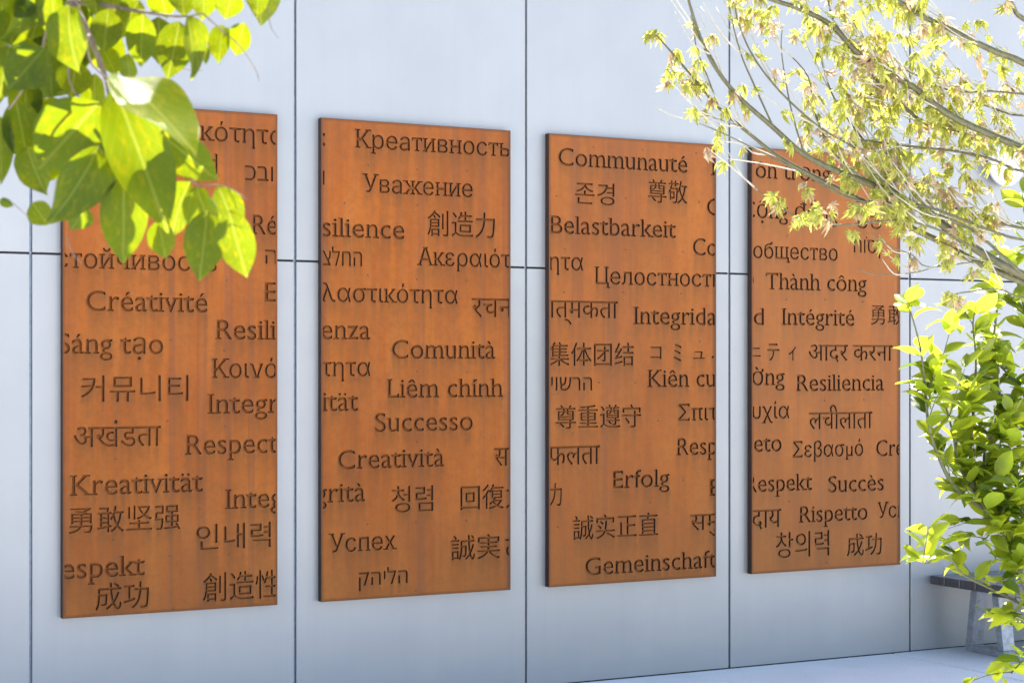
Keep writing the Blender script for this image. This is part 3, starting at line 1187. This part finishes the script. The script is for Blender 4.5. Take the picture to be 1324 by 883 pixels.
ML = [maple_leaf(MAT['leafM'], d, i) for i, d in enumerate((0.7, 1.3, 1.9, 1.0))]
MR = [maple_leaf(MAT['leafR'], d, i + 9) for i, d in enumerate((0.9, 1.5))]
mbase = unp(1560, 475, 6.9)
tr2 = empty('maple_tree', (mbase.x, mbase.y, 0), 'maple with slender arching branches and small yellow-green young leaves at upper right', 'tree')
fork = unp(1500, 420, 6.9)
tp = smooth_path([tr2.location + Vector((0, 0, -0.02)), tr2.location + Vector((-0.03, 0.02, 0.9)), fork, unp(1460, 250, 6.9), unp(1470, 60, 6.9), unp(1440, -140, 6.9)], 4)
tubes('trunk', [(tp, taper(len(tp), 0.075, 0.03))], MAT['bark2'], tr2, 10)
ML_L = [  # polyline (outer end last), depth start, depth end, radii in px at this distance
    ([(1500, 420), (1400, 385), (1324, 356), (1262, 322), (1215, 288), (1175, 262), (1130, 240), (1085, 222), (1040, 200), (1000, 165), (960, 130), (930, 95), (908, 55), (890, 0), (880, -40)], 6.9, 6.5, 10.5, 2.0),
    ([(1500, 420), (1400, 392), (1324, 365), (1262, 338), (1215, 312), (1180, 295), (1160, 280), (1120, 262), (1060, 232), (1010, 205), (975, 178), (930, 140), (900, 105), (870, 70), (848, 45)], 6.9, 6.8, 9, 1.4),
    ([(1460, 250), (1400, 130), (1324, 82), (1285, 66), (1240, 44), (1195, 22), (1158, 0), (1100, -40)], 6.7, 6.4, 8, 4),
    ([(1460, 250), (1380, 215), (1260, 165), (1215, 140), (1180, 112), (1150, 95), (1105, 65), (1078, 35), (1040, 14), (1000, 0), (940, -20)], 6.7, 6.6, 8, 4.5),
    ([(1460, 250), (1380, 240), (1324, 188), (1270, 182), (1235, 168), (1195, 158), (1165, 135), (1130, 100), (1100, 60), (1075, 20), (1070, -20)], 6.9, 6.8, 5, 1.6),
    ([(1470, 60), (1400, 60), (1324, 25), (1310, 8), (1296, -15)], 6.9, 6.6, 6, 4),
    ([(1324, 356), (1260, 300), (1200, 272), (1150, 240), (1110, 195), (1060, 165), (1010, 120), (975, 75), (955, 30), (945, -20)], 6.75, 6.6, 3.2, 1.4),
    ([(1262, 322), (1210, 296), (1160, 285), (1110, 290), (1070, 290), (1030, 280), (1000, 262), (975, 242)], 6.7, 6.4, 2.4, 1.2),
    ([(1400, 300), (1324, 295), (1270, 280), (1220, 262), (1170, 225), (1130, 195), (1100, 160), (1075, 120), (1060, 70)], 6.8, 7.0, 4, 1.4),
    ([(1400, 300), (1324, 310), (1260, 290), (1200, 268), (1140, 262), (1095, 255), (1040, 225), (990, 200), (940, 175), (905, 160)], 6.8, 6.5, 3.2, 1.0),
    ([(1215, 312), (1240, 328), (1200, 348), (1170, 354), (1130, 355), (1110, 348)], 6.8, 6.6, 1.4, 0.8),
    ([(1262, 338), (1200, 345), (1180, 330), (1150, 318), (1120, 300)], 6.8, 6.6, 1.6, 0.8),
    ([(1400, 385), (1324, 385), (1290, 374), (1248, 378), (1236, 380)], 6.9, 6.7, 2.4, 1.2),
    ([(1380, 215), (1324, 222), (1280, 205), (1230, 195), (1180, 190), (1120, 182), (1060, 176)], 6.9, 6.8, 3.4, 1.4),
    ([(1400, 130), (1324, 122), (1280, 118), (1230, 118), (1180, 95), (1140, 80), (1120, 60)], 6.9, 6.7, 2.6, 1.0),
    ([(1400, 130), (1324, 150), (1270, 135), (1210, 118), (1170, 120), (1130, 128), (1085, 120)], 6.9, 7.0, 2.4, 1.0),
    ([(960, 130), (935, 100), (918, 70), (900, 45), (893, 20)], 6.6, 6.5, 1.6, 0.8),
    ([(930, 140), (915, 100), (900, 60), (895, 20), (880, -30)], 6.8, 6.8, 1.5, 0.9),
    ([(1040, 200), (1025, 150), (1015, 100), (1010, 60), (1012, 35)], 6.7, 6.7, 1.8, 0.8),
    ([(1000, 165), (975, 110), (958, 70), (945, 20), (940, -20)], 6.7, 6.6, 2.0, 1.0),
    ([(1130, 240), (1080, 200), (1055, 150), (1045, 100), (1020, 70)], 6.8, 6.9, 2.4, 1.2),
    ([(975, 178), (960, 165), (930, 155), (915, 150)], 6.8, 6.7, 1.2, 0.7),
]
rk = 6.8 / FPX / 2 * 1.3
twigs, anchors = [], []
for l, za, zb, ra, rb in ML_L:
    p = pxpath(l, za, zb, 4)
    tubes('branch', [(p, [r * rk for r in taper(len(p), ra, rb)])], MAT['bark2'], tr2, 7)
    n = len(p)
    for i in range(int(n * 0.15), n):
        anchors.append((p[i], (p[min(i + 1, n - 1)] - p[max(i - 1, 0)]).normalized(), i / n))


def density(u, v):
    """how leafy the photograph is here"""
    if v > 400 or u < 845:
        return 0
    if u > 1090 and v < 340:
        return 0.85 if v < 290 else 0.4
    if v > 190:
        return 0.22 if v < 240 and u > 970 else 0.04
    if u < 960:
        return 0.6 if 60 < v < 140 else 0.10
    return 0.68 if 40 < v else 0.5


leafs, keep = [], []
anR = [q for q in anchors if 1120 < proj(q[0])[0] < 1400 and proj(q[0])[1] < 330]
for k in range(360):
    a, d, t = R_.choice(anR if k % 2 else anchors)
    dr = (d * 0.6 + (-RT) * R_.uniform(-0.1, 0.7) + UP * R_.uniform(-0.15, 0.9) + FW * R_.uniform(-.5, .5)).normalized()
    L = R_.uniform(0.10, 0.34)
    m1 = a + dr * L * 0.5 + UP * R_.uniform(-.02, .02)
    e = a + dr * L + UP * R_.uniform(-0.01, 0.05)
    u, v, _ = proj(e)
    if v > 335 or (u < 1130 and v > 205) or u < 840:
        continue
    path = smooth_path([a, m1, e], 3)
    twigs.append((path, taper(len(path), 0.0034, 0.0014)))
    for q in (e, m1, path[-2]):
        leafs.append((q, dr))
for a, d, t in anchors:
    if R_.random() < 0.30:
        leafs.append((a, d))
# clusters seen clearly in the photograph
for u, v, z in ((868, 85, 6.9), (880, 95, 6.9), (893, 100, 6.85), (862, 92, 6.9), (905, 105, 6.8), (1003, 250, 6.4), (1010, 255, 6.4), (1060, 262, 6.45),
                (1070, 272, 6.42), (1052, 272, 6.45), (1105, 262, 6.5), (1115, 272, 6.5), (1120, 258, 6.5), (1028, 272, 6.4), (1040, 235, 6.6), (848, 32, 6.9),
                (1168, 290, 6.7), (1185, 300, 6.7), (1225, 300, 6.8), (1262, 345, 6.7), (1236, 378, 6.7), (1228, 325, 6.7), (1135, 245, 6.6),
                (900, 78, 6.8), (912, 40, 6.8), (1200, 30, 6.5), (965, 15, 6.7), (975, 8, 6.7), (1060, 30, 6.6), (990, 20, 6.8)):
    P = unp(u, v, z)
    for _ in range(3):
        keep.append((P + Vector([R_.uniform(-.02, .02) for _ in range(3)]), -RT))
R_.shuffle(leafs)
leafs = [(a, b, 1) for a, b in keep] + [(a, b, 0) for a, b in leafs]
tubes('twigs', twigs, MAT['twig'], tr2, 5)['kind'] = 'stuff'
cnt = 0
rest = {}
for q, dr, kp in leafs:
    u, v, z = proj(q)
    if not kp and R_.random() > density(u, v):
        continue
    for rep in range(R_.choice((1, 2, 2, 3))):
        s = R_.uniform(0.036, 0.082)
        hang = (Vector((R_.uniform(-.7, .7), R_.uniform(-.7, .7), -R_.uniform(.25, 1.2)))).normalized()
        nr = Vector((R_.uniform(-1, 1), R_.uniform(-1, 1), R_.uniform(0.1, 1.3))).normalized()
        if R_.random() < 0.3:
            nr = ((CAM - q).normalized() + SUN + 0.25 * nr).normalized()
        st = q + hang * R_.uniform(0.005, 0.03)
        M = frame_mat(st, st + hang * s, nr)
        red = R_.random() < 0.22
        me = R_.choice(MR if red else ML)
        if cnt < 290:
            place('leaf', me, M, tr2)
            cnt += 1
        else:
            v0, fs, uvs = rest.setdefault(red, ([], [], []))
            nb = len(v0)
            v0 += [tuple(M @ x.co - tr2.location) for x in me.vertices]
            uvl = me.uv_layers[0].data
            tmp = {}
            for lp in me.loops:
                tmp[lp.vertex_index] = tuple(uvl[lp.index].uv)
            uvs += [tmp.get(i, (0.5, 0)) for i in range(len(me.vertices))]
            fs += [tuple(i + nb for i in pl.vertices) for pl in me.polygons]
for red, dat in rest.items():
    o = link('foliage', leafmesh('foliage', dat, MAT['leafR' if red else 'leafM']), None, tr2)
    o['kind'] = 'stuff'

# ---- citrus-like shrub, lower right
sroot = unp(1420, 955, 8.4)
sh = empty('leafy_shrub', (sroot.x, sroot.y, 0), 'bushy shrub with pointed lime-green leaves in front of the bench at lower right', 'shrub')
SB = [leafmesh('leaf', blade(8, d, fo, width=0.52, wave=0.6, mxp=0.45), MAT['leafS']) for d, fo in ((0.3, 0.3), (0.9, 0.4), (0.1, 0.5), (0.6, 0.2), (1.3, 0.4), (-0.4, 0.3))]
base = sh.location + Vector((0, 0, -0.02))
STEMS = [
    ([(1395, 800), (1360, 730), (1315, 690), (1270, 655), (1245, 640), (1225, 615), (1208, 575), (1200, 545), (1196, 500), (1190, 450), (1178, 405), (1172, 392)], 8.30, 8.00, 5),
    ([(1395, 800), (1360, 740), (1324, 710), (1290, 672), (1265, 640), (1255, 600), (1258, 540), (1262, 470), (1258, 420), (1262, 400)], 8.30, 8.30, 5),
    ([(1400, 830), (1360, 800), (1324, 782), (1280, 760), (1245, 742), (1222, 715), (1200, 728), (1190, 722)], 8.20, 7.90, 3),
    ([(1380, 700), (1340, 620), (1310, 560), (1290, 500), (1285, 440), (1290, 390), (1285, 370)], 8.40, 8.50, 5),
    ([(1380, 700), (1350, 600), (1324, 510), (1300, 480), (1282, 465)], 8.40, 8.50, 4),
    ([(1400, 700), (1370, 560), (1340, 450), (1320, 380), (1310, 340), (1300, 330)], 8.50, 8.70, 5),
    ([(1290, 672), (1262, 640), (1240, 600), (1232, 560), (1222, 520), (1215, 480), (1205, 455)], 8.30, 8.20, 3),
    ([(1315, 690), (1280, 640), (1272, 590), (1285, 550), (1290, 520)], 8.30, 8.40, 3),
    ([(1360, 730), (1330, 660), (1310, 620), (1300, 590), (1275, 560)], 8.30, 8.30, 3),
    ([(1360, 760), (1340, 740), (1318, 742), (1290, 752)], 8.3, 8.0, 2),
    ([(1370, 800), (1345, 790), (1322, 800), (1300, 800), (1278, 790)], 8.3, 8.0, 2),
    ([(1360, 720), (1335, 715), (1310, 722), (1296, 700)], 8.3, 8.1, 2),
    ([(1360, 800), (1345, 840), (1315, 860), (1308, 870)], 8.10, 7.90, 2),
    ([(1380, 760), (1350, 700), (1330, 670), (1305, 650), (1280, 690), (1262, 705)], 8.20, 8.10, 3),
    ([(1400, 650), (1370, 500), (1350, 400), (1330, 300), (1322, 250)], 8.60, 8.80, 5)]
SD = [leafmesh('leaf', blade(8, d, fo, width=0.5, wave=1.2, mxp=0.45), MAT['leafD']) for d, fo in ((0.4, 0.3), (0.8, 0.3))]
stems, sl_ = [], []
rs = 8.8 / FPX / 2
cr = base + Vector((0, 0, 0.25))
for l, za, zb, r in STEMS:
    p = [base + Vector((R_.uniform(-.05, .05), R_.uniform(-.05, .05), 0))] + pxpath(l, za, zb, 4)
    mbt = [(p, [x * rs for x in taper(len(p), r * 1.6, 1.3)])]
    tubes('stem', mbt, MAT['bark3'], sh, 6)
    n = len(p)
    for i in range(max(2, int(n * 0.2)), n):
        sl_.append((p[i], (p[i] - p[i - 1]).normalized(), i / n))
sprigs = []
extra = []
for k in range(95):
    a, d, t = R_.choice(sl_)
    dr = (d + Vector((R_.uniform(-1, 1), R_.uniform(-.6, .6), R_.uniform(-.2, .9)))).normalized()
    L = R_.uniform(.08, .26)
    e = a + dr * L
    u, v, _ = proj(e)
    if u < 1205 - (20 if 560 < v < 700 else 0) or v < 385 or (700 < v < 790 and u < 1285):
        continue
    m1 = a + dr * L * .5 + UP * .01
    path = smooth_path([a, m1, e], 3)
    sprigs.append((path, taper(len(path), .003, .0012)))
    for i in range(1, len(path)):
        extra.append((path[i], dr, 0.9))
tubes('twigs', sprigs, MAT['bark3'], sh, 5)['kind'] = 'stuff'
cand = []
for (a, d, t) in sl_ + extra:
    u, v, z = proj(a)
    cand.append((a, d, t, u, v))
cnt = 0
over = ([], [], [])
R_.shuffle(cand)
for a, d, t, u, v in cand:
    dense = R_.choice((0, 1, 1, 2)) if u < 1290 else R_.choice((1, 1, 2))
    if 700 < v:
        dense = 1 if R_.random() < (.8 if u < 1300 else .95) else 0
    for rep in range(dense):
        az = R_.uniform(0, 2 * math.pi)
        side = Vector((math.cos(az), math.sin(az), R_.uniform(-.35, .75)))
        dr = (d * 0.55 + side).normalized()
        s = R_.uniform(0.085, 0.165) if v < 690 else R_.uniform(0.085, 0.14) * (0.85 if t > .9 else 1)
        nr = (Vector((R_.uniform(-.6, .6), R_.uniform(-.6, .6), 1)) + (CAM - a).normalized() * R_.uniform(0, .7)).normalized()
        M = frame_mat(a + dr * 0.008, a + dr * (0.008 + s), nr)
        if R_.random() < 0.2:
            nr = ((CAM - a).normalized() + SUN + 0.25 * nr).normalized()
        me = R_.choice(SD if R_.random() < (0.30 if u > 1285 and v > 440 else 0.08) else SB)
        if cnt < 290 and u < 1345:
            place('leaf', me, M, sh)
            cnt += 1
        else:
            v0, fs, uvs = over
            nb = len(v0)
            v0 += [tuple(M @ x.co - sh.location) for x in me.vertices]
            tmp = {lp.vertex_index: tuple(me.uv_layers[0].data[lp.index].uv) for lp in me.loops}
            uvs += [tmp[i] for i in range(len(me.vertices))]
            fs += [tuple(i + nb for i in pl.vertices) for pl in me.polygons]
if over[0]:
    link('foliage', leafmesh('foliage', over, MAT['leafS']), None, sh)['kind'] = 'stuff'
